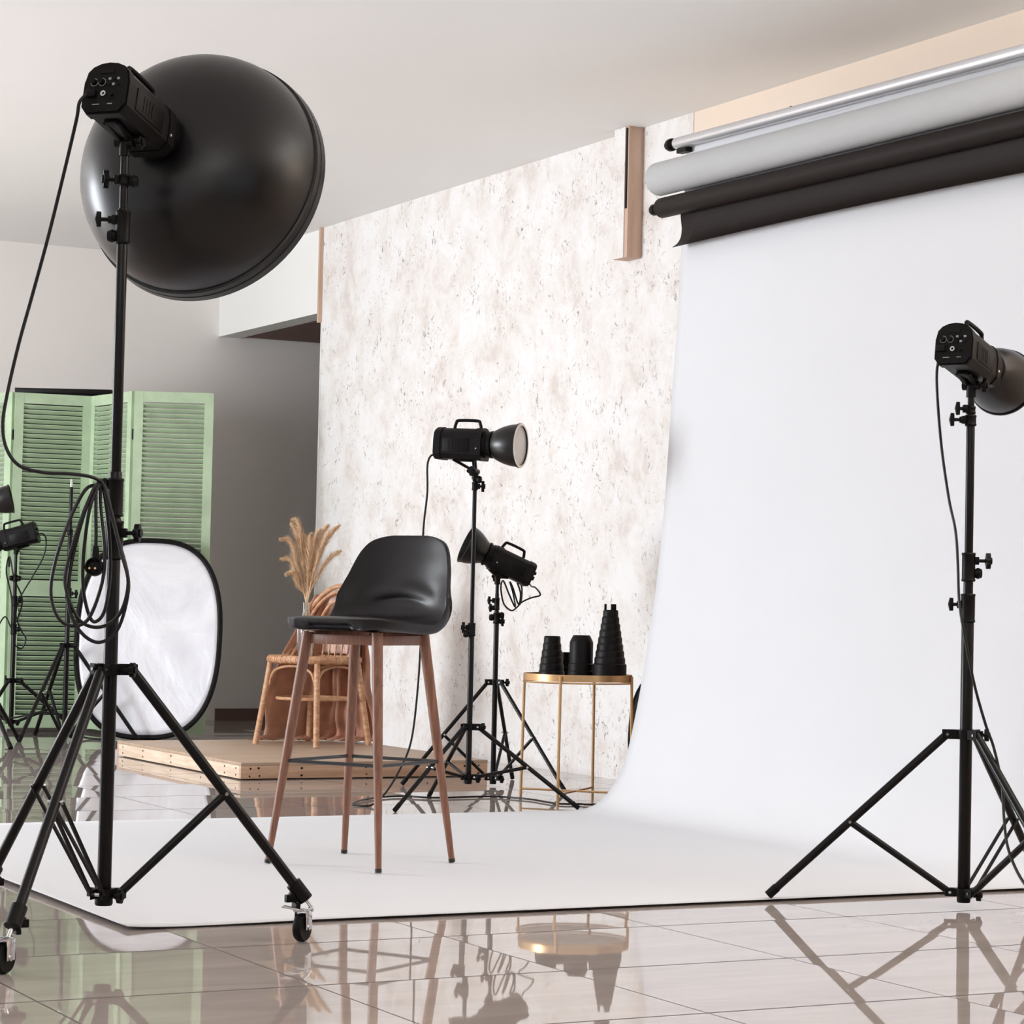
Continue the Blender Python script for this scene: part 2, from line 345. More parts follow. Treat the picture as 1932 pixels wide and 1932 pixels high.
# black case behind the sheet
t = thing('equipment_case', 'flat black rounded case standing on floor behind the white sheet beside the gold table', 'case', (5.60, 8.966, 0))
m_ = Matrix.Rotation(radians(4), 4, 'Y')
def se(k, n=48, e=2.6):
    a = 2*pi*k/n; c_, s_ = cos(a), sin(a); return (.40*abs(c_)**(2/e)*(1 if c_ > 0 else -1), .272*abs(s_)**(2/e)*(1 if s_ > 0 else -1))
b = B(); b.prism([se(k) for k in range(48)], m_ @ Vector((-.03, 0, .278)), m_ @ Vector((.03, 0, .278)), (0, 1, 0), m_.to_3x3() @ Vector((0, 0, 1))); b.build('shell', 'black_board', t)
B().tube([m_ @ Vector((-.03, se(k)[0], .278+se(k)[1])) for k in range(48)], .006, 8, closed=True).build('piping', 'rubber', t)

# ------------------------------------------------------------------ wooden platform
t = thing('wooden_platform', 'low pale wooden platform carrying the rattan chair', 'platform', (4.118, 10.283, 0))
LU, LV, HZ = 1.245, 1.69, .078
tag(B().box((LU/2, LV/2, HZ-.008), (LU, LV, .016), bev=.002).build('deck', 'ply', t), 'plywood deck')
B().box((LU/2, .012, .034), (LU-.001, .022, .058), bev=.001).build('front_board', 'pine', t)
B().box((LU/2, LV-.012, .034), (LU-.001, .022, .058), bev=.001).build('rear_board', 'pine', t)
B().box((.012, LV/2, .034), (.022, LV-.05, .058), bev=.001).build('side_board', 'pine_lit', t)
B().box((LU-.012, LV/2, .034), (.022, LV-.05, .058), bev=.001).build('side_board', 'pine_lit', t)
for i in range(3): B().box((.32*(i+1), LV/2, .034), (.05, LV-.06, .05)).build('batten', 'pine_lit', t)
for x in (.045, .09, .30, .62, .93, 1.12, 1.2):
    for z in (.018, .052): B().cyl((x+random.uniform(-.01, .01), .002, z+random.uniform(-.004, .004)), (x, -.0008, z), .0042, seg=8).build('screw_head', 'cast', t)
for y in (.06, .2, .5, .9, 1.3, 1.6):
    for z in (.02, .05): B().cyl((.002, y, z), (-.0008, y, z), .0042, seg=8).build('screw_head', 'cast', t)

# ------------------------------------------------------------------ knobs
def star_knob(b, c, ax, r=.022, L=.03):
    c = Vector(c); ax = Vector(ax).normalized(); x, y = frame(ax); b.cyl(c, c+ax*L, .005, seg=10)
    poly = []
    for k in range(40):
        a = 2*pi*k/40; rr = r*(.66+.34*abs(cos(2*a))**1.5); poly.append((rr*cos(a), rr*sin(a)))
    b.prism(poly, c+ax*L, c+ax*(L+.012), x, y); b.cyl(c+ax*(L+.01), c+ax*(L+.016), r*.45, seg=14)
def t_knob(b, c, ax, r=.018, L=.03, up=(0, 0, 1)):
    c = Vector(c); ax = Vector(ax).normalized(); up = Vector(up); b.cyl(c, c+ax*L, .005, seg=10); b.cyl(c+ax*L*.2, c+ax*L*.5, .009, seg=12)
    b.tube([c+ax*(L+.004)-up*r, c+ax*(L+.006), c+ax*(L+.004)+up*r], [.0055, .008, .0055], 10)

# ------------------------------------------------------------------ light stands
def light_stand(name, label, c, R, ang, foot_z, z_hub, z_col, tubes, clamps, leg_r=.011, brace_t=.55, caster=False, twin=(), hub_r=.02, col_arm=.045, top=None, base_z=0.0, ring_r=None, brace_r=.006):
    t = thing(name, label, 'light stand', (c[0], c[1], base_z))
    names = ['column', 'lower_tube', 'middle_tube', 'upper_tube']
    for (z0, z1, r), nm in zip(tubes, names):
        B().lathe([(0, z0), (r*.92, z0), (r, z0+.003), (r, z1-.003), (r*.92, z1), (0, z1)], seg=24).build(nm, 'metal', t)
    dirs = [Vector((cos(a), sin(a), 0)) for a in (ang, ang+2*pi/3, ang+4*pi/3)]; Rr = tubes[0][2]
    # collar and hub
    for nm, z, ar, h in (('collar', z_col, col_arm, .026), ('hub', z_hub, col_arm*.75, .022)):
        b = B(); b.lathe([(Rr, -h/2), (Rr+.008, -h/2), (Rr+.009, 0), (Rr+.008, h/2), (Rr, h/2)], (0, 0, z), seg=24)
        for d in dirs:
            x = d.cross(Vector((0, 0, 1)))
            for sgn in (-1, 1): b.box(Vector((0, 0, z))+d*(ar*.5+Rr*.4)+x*sgn*(leg_r*.9), (ar+.012, .003, h), Matrix.Rotation(atan2(d.y, d.x), 3, 'Z'))
        b.build(nm, 'cast', t)
        for d in dirs:
            x = d.cross(Vector((0, 0, 1))); p = Vector((0, 0, z))+d*ar
            tag(B().cyl(p-x*(leg_r+.004), p+x*(leg_r+.004), .004, seg=10).build('hinge_pin', 'chrome', t), 'chrome hinge pin')
    B().lathe([(0, -.012), (hub_r, -.012), (hub_r+.002, -.008), (hub_r+.002, .014), (hub_r*.9, .018), (0, .018)], (0, 0, z_hub-.016), seg=24).build('end_plug', 'plastic', t)
    b = B(); star_knob(b, Vector((0, 0, z_col))+sv(.02, -.004), sv(1, -.3), .017, .03); b.build('collar_knob', 'plastic', t)
    b = B(); star_knob(b, Vector((0, 0, z_hub-.005))+sv(.015, -.004), sv(1, -.4), .017, .02); b.build('hub_knob', 'plastic', t)
    for k, d in enumerate(dirs):
        top_p = Vector((0, 0, z_col))+d*col_arm
        if caster: end = d*(R*.955)+Vector((0, 0, foot_z))
        else: end = d*R+Vector((0, 0, foot_z))
        b = B(); b.cyl(top_p, end, leg_r, seg=18); L = b.build('leg', 'metal', t)
        ax = (end-top_p).normalized()
        if not caster:
            B().cyl(end-ax*.03, end+ax*.004, leg_r*1.12, seg=18).build('rubber_foot', 'rubber', L)
        else:
            bb = B(); bb.cyl(end-ax*.05, end+ax*.0, leg_r*1.5, seg=18); xx = ax.cross(Vector((0, 0, 1))).normalized(); nn = xx.cross(ax)
            if nn.z > 0: nn = -nn
            bb.box(end-ax*.02+nn*.02, (.045, .016, .018), None, .002); bb.box(end-ax*.004+nn*.026, (.012, .03, .012), None, .002); bb.cyl(end-ax*.03+nn*.02-xx*.013, end-ax*.03+nn*.02+xx*.013, .006, seg=10)
            bb.build('leg_clamp', 'cast', L)
            tag(B().cyl(end-ax*.004, end+ax*.028, .0045, seg=12).cyl(end+ax*.028, Vector((end.x+ax.x*.012, end.y+ax.y*.012, .074)), .007, seg=12).build('caster_stem', 'chrome', L), 'chrome caster stem')
            w = Vector((end.x+ax.x*.01, end.y+ax.y*.01, 0))+sv(-.012, -.012); wd = sv(.9, -.35).normalized(); sd = Vector((-wd.y, wd.x, 0)); WR = .0335
            ww = w+Vector((0, 0, WR))
            tag(B().lathe([(0, -.011), (.012, -.012), (.024, -.010), (WR-.003, -.011), (WR, -.006), (WR, .006), (WR-.003, .011), (.024, .010), (.012, .012), (0, .011)], ww, wd, 32).build('wheel', 'rubber', L), 'black caster wheel')
            f = B()
            for sg in (-1, 1): f.box(ww+wd*.0155*sg+Vector((0, 0, .018))+sd*.004, (.003, .03, .046), Matrix.Rotation(atan2(wd.y, wd.x), 3, 'Z'), .001)
            f.box(ww+Vector((0, 0, .040)), (.034, .034, .004), Matrix.Rotation(atan2(wd.y, wd.x), 3, 'Z'), .001); f.cyl(ww-wd*.02, ww+wd*.02, .006, seg=12)
            tag(f.build('caster_fork', 'chrome', L), 'chrome caster fork')
            q = B(); q.box(ww+Vector((0, 0, .046))+sv(-.022, -.01), (.05, .026, .004), Matrix.Rotation(atan2(wd.y, wd.x)+.2, 3, 'Z') @ Matrix.Rotation(.12, 3, 'Y'), .001); tag(q.build('brake_lever', 'chrome', L), 'metal brake lever')
        mid = top_p.lerp(end, brace_t); hp = Vector((0, 0, z_hub))+d*col_arm*.75
        x = d.cross(Vector((0, 0, 1))); b = B()
        off = leg_r+.003
        if k in twin or twin == 'all':
            for sg in (-1, 1): b.tube([hp+x*sg*off, mid+x*sg*off], brace_r, 10, flat=.5)
        else: b.tube([hp, mid], leg_r*.82, 12)
        b.build('brace', 'metal', t)
        tag(B().cyl(mid-x*(off+.004), mid+x*(off+.004), .0045, seg=10).build('rivet', 'chrome', t), 'chrome rivet')
    for cl in clamps:
        z0, z1, r, kn = cl; b = B(); b.lathe([(r*.8, z0), (r, z0), (r+.0015, z0+.004), (r, z0+.008), (r, z1-.008), (r+.0015, z1-.004), (r, z1), (r*.8, z1)], seg=24)
        for kd, kz, kt, kl in kn:
            dv = sv(*kd).normalized(); b.box(Vector((0, 0, kz))+dv*(r+.004), (.012, .016, .022), Matrix.Rotation(atan2(dv.y, dv.x), 3, 'Z'), .002)
        co = b.build('clamp', 'cast', t)
        for kd, kz, kt, kl in kn:
            dv = sv(*kd).normalized(); kb = B()
            if kt == 'star': star_knob(kb, Vector((0, 0, kz))+dv*r, dv, .022, kl)
            elif kt == 'ball': kb.lathe([(0, 0), (.012, .002), (.016, .012), (.012, .022), (0, .024)], Vector((0, 0, kz))+dv*(r-.004), dv, 16)
            else: t_knob(kb, Vector((0, 0, kz))+dv*r, dv, .018, kl)
            kb.build('knob', 'plastic', co)
    if top:
        z0, z1, r = top; tag(B().lathe([(0, z0), (r, z0), (r, z1-.012), (r*.7, z1-.010), (r*.7, z1-.006), (r, z1-.004), (r, z1), (0, z1)], seg=16).build('spigot', 'chrome', t), 'chrome spigot')
    return t
Lf = (-1, 0); Rt = (1, 0)
light_stand('light_stand', 'tall black light stand on casters in the left foreground, below the big dish', (1.872, 5.506), .4996, radians(-12.44), .098, .118, .638,
            [(.11, .99, .0165), (.9, 1.1, .0150), (1.0, 1.72, .0125), (1.66, 1.86, .0095)],
            [(.895, .985, .0215, [((1, -.2), .957, 'star', .03)]), (.995, 1.085, .019, [((-1, .1), 1.07, 'ball', .01)]), (1.637, 1.715, .017, [((-1, -.1), 1.693, 'T', .035), ((-1, 0), 1.655, 'ball', .01)]), (1.775, 1.80, .0145, [((-1, -.3), 1.787, 'star', .022), ((1, 0), 1.785, 'ball', .01)])],
            leg_r=.0125, brace_t=.535, caster=True, twin=(1, 2), hub_r=.019, col_arm=.05)
light_stand('light_stand', 'black light stand standing at the right edge of the white paper', (4.321, 5.423), .535, radians(145.96), .019, .043, .478,
            [(.03, .81, .0172), (.76, .95, .0135), (.9, 1.36, .0118), (1.33, 1.43, .0095)],
            [(.788, .868, .0195, [((-1, .1), .838, 'T', .022)]), (.902, .982, .0185, [((1, 0), .96, 'star', .03), ((1, 0), .925, 'ball', .01)]), (1.335, 1.366, .015, [((-1, 0), 1.352, 'T', .032)]), (1.368, 1.39, .0125, [((-1, -.1), 1.383, 'T', .02)])],
            leg_r=.0115, brace_t=.545, twin=(2,), hub_r=.017, col_arm=.052)
light_stand('light_stand', 'black light stand just behind the white paper, carrying the right-facing strobe', (4.489, 8.773), .445, YAW*-1+radians(-8), .010, .118, .318,
            [(.10, .70, .0115), (.68, 1.30, .0085), (1.28, 1.325, .007)],
            [(.681, .734, .015, [((-1, 0), .715, 'star', .012), ((-1, -.2), .69, 'ball', .02)]), (1.267, 1.30, .0115, [((1, 0), 1.283, 'star', .015)]), (1.302, 1.318, .009, [((1, -.2), 1.31, 'ball', .008)])],
            leg_r=.0088, brace_t=.5, hub_r=.013, col_arm=.035, brace_r=.004)
light_stand('light_stand', 'short black light stand beside the gold table, carrying the left-facing strobe', (5.117, 9.757), .42, -YAW+radians(78), .010, .035, .462,
            [(.02, .78, .0118), (.76, .86, .009), (.84, .915, .008)],
            [(.725, .772, .015, [((1, 0), .735, 'star', .006), ((-1, 0), .752, 'ball', .01), ((1, .2), .762, 'ball', .008)]), (.785, .84, .012, [((-1, 0), .828, 'T', .018), ((-1, -.1), .795, 'T', .012)])],
            leg_r=.0088, brace_t=.52, hub_r=.013, col_arm=.035, brace_r=.004)
light_stand('light_stand', 'bare black light stand without a lamp in front of white oval reflector', (4.291, 13.381), .408, -YAW+radians(4), .010, .03, .528,
            [(.02, .82, .0145), (.8, 1.2, .0125), (1.15, 1.42, .0100)],
            [(.79, .85, .018, [((1, 0), .82, 'star', .02)]), (1.15, 1.18, .0155, [])],
            leg_r=.0115, brace_t=.5, hub_r=.014, col_arm=.04, top=(1.42, 1.462, .008))
light_stand('light_stand', 'black light stand with tangled cable before the green screen', (4.07, 13.675), .40, -YAW+radians(10), .010, .085, .318,
            [(.07, .62, .0135), (.6, .9, .011), (.88, 1.04, .0085)],
            [(.58, .64, .017, [((1, 0), .61, 'ball', .01)]), (.74, .80, .016, [((1, 0), .78, 'star', .01)]), (.88, .92, .014, [((1, 0), .90, 'ball', .012), ((-1, 0), .9, 'ball', .01)])],
            leg_r=.0105, brace_t=.5, hub_r=.014, col_arm=.04)
light_stand('light_stand', 'black light stand mostly cut off by left picture edge, one leg showing', (3.66, 12.95), .42, -YAW+radians(-52), .010, .05, .38,
            [(.04, .7, .0145), (.68, .98, .011), (.95, 1.17, .009)], [(.66, .72, .017, [((1, 0), .69, 'ball', .01)])],
            leg_r=.0115, brace_t=.5, hub_r=.015, col_arm=.04)

# ------------------------------------------------------------------ studio strobes
def strobe(label, P0, axis, blen, kind, spig, rim_r, rim_d, piv=.5, w=.112, h=.126, handle=True, cat='strobe light'):
    x = Vector(axis).normalized(); y = Vector((0, 0, 1)).cross(x).normalized(); z = x.cross(y)
    mt = Matrix(((x.x, y.x, z.x, P0[0]), (x.y, y.y, z.y, P0[1]), (x.z, y.z, z.z, P0[2]), (0, 0, 0, 1))); inv = mt.inverted()
    t = thing('studio_strobe', label, cat, mat=mt)
    def sect(s, wn=1.0):
        hw, lo, hi = w/2*s*wn, -h/2*s, h/2*s; pts = [(-hw*.72, lo), (hw*.72, lo), (hw, lo+h*.16*s), (hw, h*.12*s)]
        for k in range(9):
            a = pi*k/8; pts.append((hw*.97*cos(a), h*.16*s+(hi-h*.16*s)*sin(a)**.8 if 0 < k < 8 else h*.16*s))
        pts += [(-hw, h*.12*s), (-hw, lo+h*.16*s)]; return pts
    Y, Z = Vector((0, 1, 0)), Vector((0, 0, 1))
    B().prism(sect(.95), (.022, 0, 0), (blen-.012, 0, 0), Y, Z).build('housing', 'plastic', t, auto=28)
    b = B(); b.prism(sect(1.0), (.006, 0, 0), (.03, 0, 0), Y, Z); b.prism(sect(.93), (0, 0, 0), (.007, 0, 0), Y, Z); bp = b.build('rear_panel', 'plastic', t, auto=28)
    B().prism(sect(1.0), (blen-.03, 0, 0), (blen, 0, 0), Y, Z).build('front_collar', 'plastic', t, auto=28)
    # side panels
    for sg in (-1, 1):
        b = B(); b.box((blen*.48, sg*(w/2*.955), -.008), (blen*.55, .004, h*.42), bev=.0015)
        for k in range(4): b.box((blen*.34+k*.014, sg*(w/2*.98), -.008), (.003, .003, h*.3))
        b.build('side_panel', 'cast', t); tag(B().lathe([(0, 0), (.004, 0), (.003, .002), (0, .002)], (blen-.018, sg*w/2, -.02), (0, sg, 0), 10).build('side_screw', 'chrome', t), 'chrome side screw')
    # rear panel controls
    tag(B().box((-.001, 0, h*.30), (.003, .034, .009)).build('display_slot', 'black_board', bp), 'dark display slot')
    for yy in (.030, .010):
        k = B(); k.lathe([(0, -.010), (.0065, -.010), (.0075, -.002), (.0075, 0)], (-.001, yy, h*.10), (1, 0, 0), 18); k.build('control_knob', 'rubber', bp)
        tag(B().lathe([(.0085, -.0006), (.0098, -.0006), (.0098, 0), (.0085, 0)], (-.0004, yy, h*.10), (1, 0, 0), 20).build('dial_marks', 'tinlight', bp), 'grey dial ring')
    for r_ in range(2):
        for c_ in range(3): tag(B().box((-.0015, -.010-c_*.011, h*.155-r_*.014), (.003, .007, .006), bev=.001).build('button', 'tinlight' if (r_+c_) % 2 == 0 else 'rubber', bp), 'small grey button' if (r_+c_) % 2 == 0 else None)
    tag(B().lathe([(.0035, -.006), (.0068, -.006), (.0068, 0), (.0035, 0)], (-.001, 0, -h*.14), (1, 0, 0), 18).build('sync_socket', 'chrome', bp), 'chrome socket ring')
    B().box((-.003, .034, -h*.12), (.012, .026, .018), bev=.002).build('power_socket', 'rubber', bp)
    B().lathe([(0, -.006), (.004, -.006), (.004, 0)], (-.001, -.02, -h*.16), (1, 0, 0), 12).build('fuse_cap', 'rubber', bp)
    b = B(); b.box((-.001, -.018, -h*.33), (.002, .012, .002)); b.box((-.001, .018, -h*.33), (.002, .018, .002)); tag(b.build('printed_legend', 'tinlight', bp), 'small pale printed dashes')
    if handle:
        hz = h/2-.004; a0, a1 = blen*.34, blen*.90
        B().tube(smooth_path([(a0, 0, hz), (a0+.006, 0, hz+.022), (a0+.018, 0, hz+.032), (a1-.018, 0, hz+.032), (a1-.006, 0, hz+.022), (a1, 0, hz)], 4), .0065, 10).build('carry_handle', 'rubber', t)
    # mount ring and reflector
    R0 = .05
    b = B(); b.lathe([(0, blen), (R0+.004, blen), (R0+.004, blen+.012), (R0, blen+.014), (R0, blen+.024), (R0+.005, blen+.026), (R0+.005, blen+.034), (R0-.006, blen+.036)], (0, 0, 0), (1, 0, 0), 36); b.build('mount_ring', 'cast', t)
    s0 = blen+.03
    if kind == 'beauty':
        pr = [(R0-.002, s0)]
        for k in range(1, 15):
            a = k/14; pr.append((R0+(rim_r-R0)*sin(a*pi/2)**.9, s0+(rim_d-.03)*(1-cos(a*pi/2))**.95))
        pr += [(rim_r, s0+rim_d-.03), (rim_r+.006, s0+rim_d-.028), (rim_r+.008, s0+rim_d-.014), (rim_r+.003, s0+rim_d-.010), (rim_r+.008, s0+rim_d-.006), (rim_r+.009, s0+rim_d+.014), (rim_r+.003, s0+rim_d+.018), (rim_r-.003, s0+rim_d-.008)]
        inner = [(r-.004, x_+.004) for r, x_ in pr[1:16]][::-1]
        rf = B().lathe(pr+inner, (0, 0, 0), (1, 0, 0), 96).build('beauty_dish', 'dish', t, auto=25)
        tag(rf, 'huge black bowl-shaped dish')
        B().lathe([(R0+.006, s0), (R0+.018, s0+.003), (R0+.018, s0+.008), (R0+.008, s0+.014)], (0, 0, 0), (1, 0, 0), 36).build('dish_ring', 'cast', rf)
        tag(B().lathe([(0, s0+.09), (.09, s0+.09), (.1, s0+.1), (0, s0+.1)], (0, 0, 0), (1, 0, 0), 32).build('centre_deflector', 'inner_silver', rf), 'silver deflector')
    else:
        pr = [(R0-.004, s0)]
        for k in range(1, 9):
            a = k/8; pr.append((R0-.004+(rim_r-R0+.004)*sin(a*pi/2)**(.75 if kind != 'cone' else 1.2), s0+rim_d*a))
        e = s0+rim_d; pr += [(rim_r+.004, e), (rim_r+.004, e+.006), (rim_r-.002, e+.006)]
        inner = [(max(.004, r-.003), x_+.002) for r, x_ in pr[1:9]][::-1]
        rf = B().lathe(pr+inner, (0, 0, 0), (1, 0, 0), 56).build('reflector', 'dish', t, auto=28)
        if kind == 'glass':
            tag(B().lathe([(0, e-.004), (rim_r-.006, e-.004), (rim_r-.004, e), (0, e+.002)], (0, 0, 0), (1, 0, 0), 48).build('front_glass', 'frost', rf), 'pale front glass')
            tag(B().lathe([(rim_r-.006, e+.001), (rim_r+.003, e+.001), (rim_r+.003, e+.008), (rim_r-.006, e+.008)], (0, 0, 0), (1, 0, 0), 48).build('rim_ring', 'inner_silver', rf), 'silver rim ring')
    # tilting bracket down to the stand
    sp = inv @ Vector(spig); up = inv.to_3x3() @ Vector((0, 0, 1))
    px = blen*piv; zb = -h/2*.97
    b = B(); b.box((px, 0, zb-.003), (.095, .03, .008), bev=.001)
    hinge = Vector(sp)+up*.032
    for sg in (-1, 1):
        b.tube([(px-.040, sg*.014, zb-.004), hinge+Vector((0, sg*.012, 0))], .0075, 8, flat=.6); b.tube([(px+.042, sg*.014, zb-.004), hinge+Vector((0, sg*.012, 0))], .0075, 8, flat=.6)
    b.cyl(hinge+Vector((0, -.024, 0)), hinge+Vector((0, .024, 0)), .012, seg=18); b.cyl(Vector(sp)-up*.0, hinge, .0135, seg=18)
    br = b.build('tilt_bracket', 'cast', t)
    k = B(); star_knob(k, hinge+Vector((0, -.022, 0)), (0, -1, 0), .02, .012); k.build('tilt_knob', 'plastic', br)
    return t
strobe('big black strobe with huge round dish high on the left foreground stand', (1.789, 5.413, 1.982), (.716, .664, -.232), .25, 'beauty', (1.872, 5.506, 1.845), .308, .265, .36, w=.118, h=.130)
strobe('black strobe seen from behind on the stand at the right edge of the photo', (4.19, 5.338, 1.55), (.8356, .5248, -.165), .25, 'std', (4.321, 5.423, 1.415), .094, .14, .52, w=.108, h=.12)
strobe('black strobe pointing right with pale front glass above the bar stool', (4.378, 8.892, 1.457), (.668, -.742, -.03), .205, 'glass', (4.489, 8.773, 1.31), .086, .115, .58, w=.118, h=.132)
strobe('black strobe tilted up to the left with a looped cable under it', (5.262, 9.705, .945), (-.878, .258, .404), .195, 'cone', (5.117, 9.757, .9), .085, .10, .72, w=.112, h=.115)
strobe('dark strobe pointing left in front of the green screen, cut off by left edge', (4.177, 13.634, 1.169), (-.847, .451, -.281), .2, 'std', (4.07, 13.675, 1.035), .085, .1, .55, w=.115, h=.125)
strobe('black strobe head whose round dish peeks in at the left picture edge', (3.50, 12.98, 1.245), (.86, -.35, .22), .19, 'std', (3.66, 12.95, 1.16), .075, .1, .7, w=.11, h=.12)

# ------------------------------------------------------------------ cords
def cord(name, label, paths, r, cat='power cord', base=None, plug=None):
    t = thing(name, label, cat, base or paths[0][0])
    b = B(); o = Vector(base or paths[0][0])
    for p in paths: b.tube([q-o for q in smooth_path(p, 6)], r, 8)
    b.build('cable', 'cord', t)
    return t, o
C1 = [(1.748, 5.424, 1.962), (1.730, 5.418, 1.94), (1.726, 5.425, 1.90), (1.709, 5.456, 1.776), (1.684, 5.481, 1.63), (1.655, 5.496, 1.494), (1.628, 5.499, 1.382), (1.603, 5.49, 1.27), (1.589, 5.474, 1.195), (1.595, 5.46, 1.14), (1.622, 5.446, 1.101), (1.672, 5.43, 1.087), (1.732, 5.421, 1.086), (1.775, 5.421, 1.083), (1.803, 5.428, 1.076),
 (1.818, 5.443, 1.065), (1.771, 5.423, 1.05), (1.718, 5.406, 0.945), (1.693, 5.408, 0.836), (1.703, 5.403, 0.77), (1.734, 5.397, 0.74), (1.774, 5.387, 0.753), (1.802, 5.384, 0.826), (1.812, 5.39, 0.899), (1.807, 5.415, 1.009), (1.808, 5.437, 1.068), (1.766, 5.403, 1.007), (1.73, 5.405, 0.885), (1.726, 5.402, 0.824), (1.757, 5.391, 0.753), (1.804, 5.383, 0.738), (1.842, 5.363, 0.769), (1.857, 5.354, 0.84), (1.844, 5.373, 0.912), (1.824, 5.406, 1.021), (1.81, 5.436, 1.07), (1.771, 5.401, 1.019), (1.739, 5.406, 0.885), (1.733, 5.398, 0.788), (1.756, 5.386, 0.729), (1.797, 5.375, 0.703), (1.837, 5.365, 0.73), (1.856, 5.355, 0.803), (1.858, 5.365, 0.864), (1.835, 5.4, 0.973), (1.822, 5.441, 1.065), (1.778, 5.397, 1.019), (1.766, 5.403, 0.91), (1.767, 5.402, 0.825), (1.78, 5.395, 0.765), (1.794, 5.388, 0.75), (1.812, 5.379, 0.778), (1.827, 5.393, 0.863), (1.825, 5.406, 0.96), (1.819, 5.431, 1.046), (1.813, 5.446, 1.073), (1.794, 5.411, 1.045), (1.793, 5.4, 0.947), (1.793, 5.4, 0.925)]
t, o = cord('power_cord', 'black power cord looped in a coil on the left foreground stand, plug dangling', [C1], .0042, base=(1.80, 5.41, .70))
pc = Vector((1.793, 5.4, .925))-o
B().lathe([(.004, .0), (.007, -.004), (.0095, -.03), (.0095, -.036)], pc, (0, 0, 1), 14).build('strain_relief', 'rubber', t)
fd = sv(-.1, -1, .15).normalized(); pp = pc+Vector((-.002, 0, -.05))
pl = B().lathe([(0, -.016), (.018, -.016), (.021, -.008), (.021, .008), (.018, .012), (.016, .010), (.014, .002), (0, .002)], pp, fd, 24).build('plug', 'rubber', t)
for sg in (-1, 1): tag(B().cyl(pp+sv(.0065*sg, 0, -.006)+fd*.0, pp+sv(.0065*sg, 0, -.006)+fd*.018, .0026, seg=8).build('plug_pin', 'brasspin', pl), 'brass plug pin')
CR = [(4.203, 5.303, 1.54), (4.190, 5.33, 1.525), (4.195, 5.414, 1.49), (4.202, 5.422, 1.422), (4.227, 5.432, 1.277), (4.247, 5.421, 1.131), (4.252, 5.396, 1.042), (4.246, 5.376, 0.954), (4.238, 5.358, 0.853), (4.238, 5.336, 0.766), (4.265, 5.321, 0.622), (4.295, 5.305, 0.508), (4.314, 5.295, 0.451), (4.322, 5.268, 0.352), (4.315, 5.249, 0.268), (4.287, 5.196, 0.188), (4.252, 5.102, 0.121), (4.23, 5.0, 0.071), (4.173, 4.86, 0.016), (4.12, 4.7, .006), (4.2, 4.4, .006)]
CR[0] = (4.185, 5.362, 1.535); CR[1] = (4.178, 5.37, 1.53)
cord('power_cord', 'black cord running down the light stand at the right edge', [CR], .0042)
CM = [(4.366, 8.891, 1.411), (4.349, 8.9, 1.402), (4.339, 8.905, 1.361), (4.341, 8.904, 1.254), (4.339, 8.928, 1.105), (4.351, 8.955, 0.89), (4.365, 8.982, 0.675), (4.367, 9.004, 0.46), (4.347, 9.014, 0.244), (4.259, 8.948, 0.121), (4.16, 8.87, 0.04), (4.09, 8.84, .006), (4.05, 8.9, .006), (4.10, 9.0, .006), (4.201, 9.123, 0.006), (4.312, 9.208, 0.006), (4.424, 9.239, 0.006), (4.52, 9.135, 0.006), (4.723, 9.146, 0.006), (4.813, 9.127, 0.006), (4.882, 8.973, 0.006), (4.887, 8.757, 0.006), (4.973, 8.711, 0.006), (5.032, 8.671, 0.006), (5.5, 8.6, .006)]
cord('power_cord', 'black cord falling behind the bar stool and trailing over the tiles', [CM], .0042)
CM2 = [(5.262, 9.72, 0.905), (5.30, 9.77, .895), (5.334, 9.80, 0.892), (5.373, 9.828, 0.869), (5.373, 9.828, 0.855), (5.339, 9.846, 0.844), (5.303, 9.865, 0.824), (5.282, 9.876, 0.799), (5.252, 9.87, 0.784), (5.224, 9.885, 0.808), (5.212, 9.891, 0.848), (5.198, 9.876, 0.896), (5.203, 9.862, 0.918), (5.23, 9.858, 0.861), (5.266, 9.862, 0.801), (5.257, 9.867, 0.862), (5.234, 9.857, 0.914), (5.247, 9.85, 0.886), (5.279, 9.855, 0.814), (5.287, 9.851, 0.862), (5.263, 9.841, 0.915), (5.281, 9.832, 0.896), (5.291, 9.849, 0.838), (5.283, 9.853, 0.809)]
cord('power_cord', 'black cord bundled in loops under the left-facing strobe', [CM2], .004)
CL3 = [(4.183, 13.631, 1.154), (4.209, 13.617, 1.155), (4.224, 13.609, 1.119), (4.213, 13.615, 1.028), (4.157, 13.644, 0.905), (4.101, 13.674, 0.789), (4.089, 13.704, 0.692), (4.112, 13.669, 0.602), (4.138, 13.66, 0.556), (4.12, 13.69, 0.50), (4.075, 13.716, 0.56), (4.065, 13.716, 0.782), (4.028, 13.713, 0.932), (4.042, 13.706, 1.023), (4.07, 13.7, .9), (4.12, 13.69, .77), (4.07, 13.7, .62), (4.03, 13.72, .68), (3.98, 13.74, .60), (3.95, 13.76, .62)]
cord('power_cord', 'black cord twisted around the stand before the green screen', [CL3], .0045)
CF = [at((0, 0), r, f, z) for r, f, z in ((-3.10, 13.9, .16), (-2.95, 13.85, .11), (-2.86, 13.8, .105), (-2.75, 13.8, .12), (-2.62, 13.8, .15), (-2.50, 13.85, .13), (-2.45, 13.9, .05), (-2.38, 13.9, .008), (-2.2, 13.8, .008))]
cord('power_cord', 'black cord slung low between the stand feet before the green screen', [CF], .0055)

# ------------------------------------------------------------------ bar stool
SX, SY = 3.171, 6.912
t = thing('bar_stool', 'black leather bar stool with walnut legs on the white paper', 'bar stool', (SX, SY, .0065), radians(211))
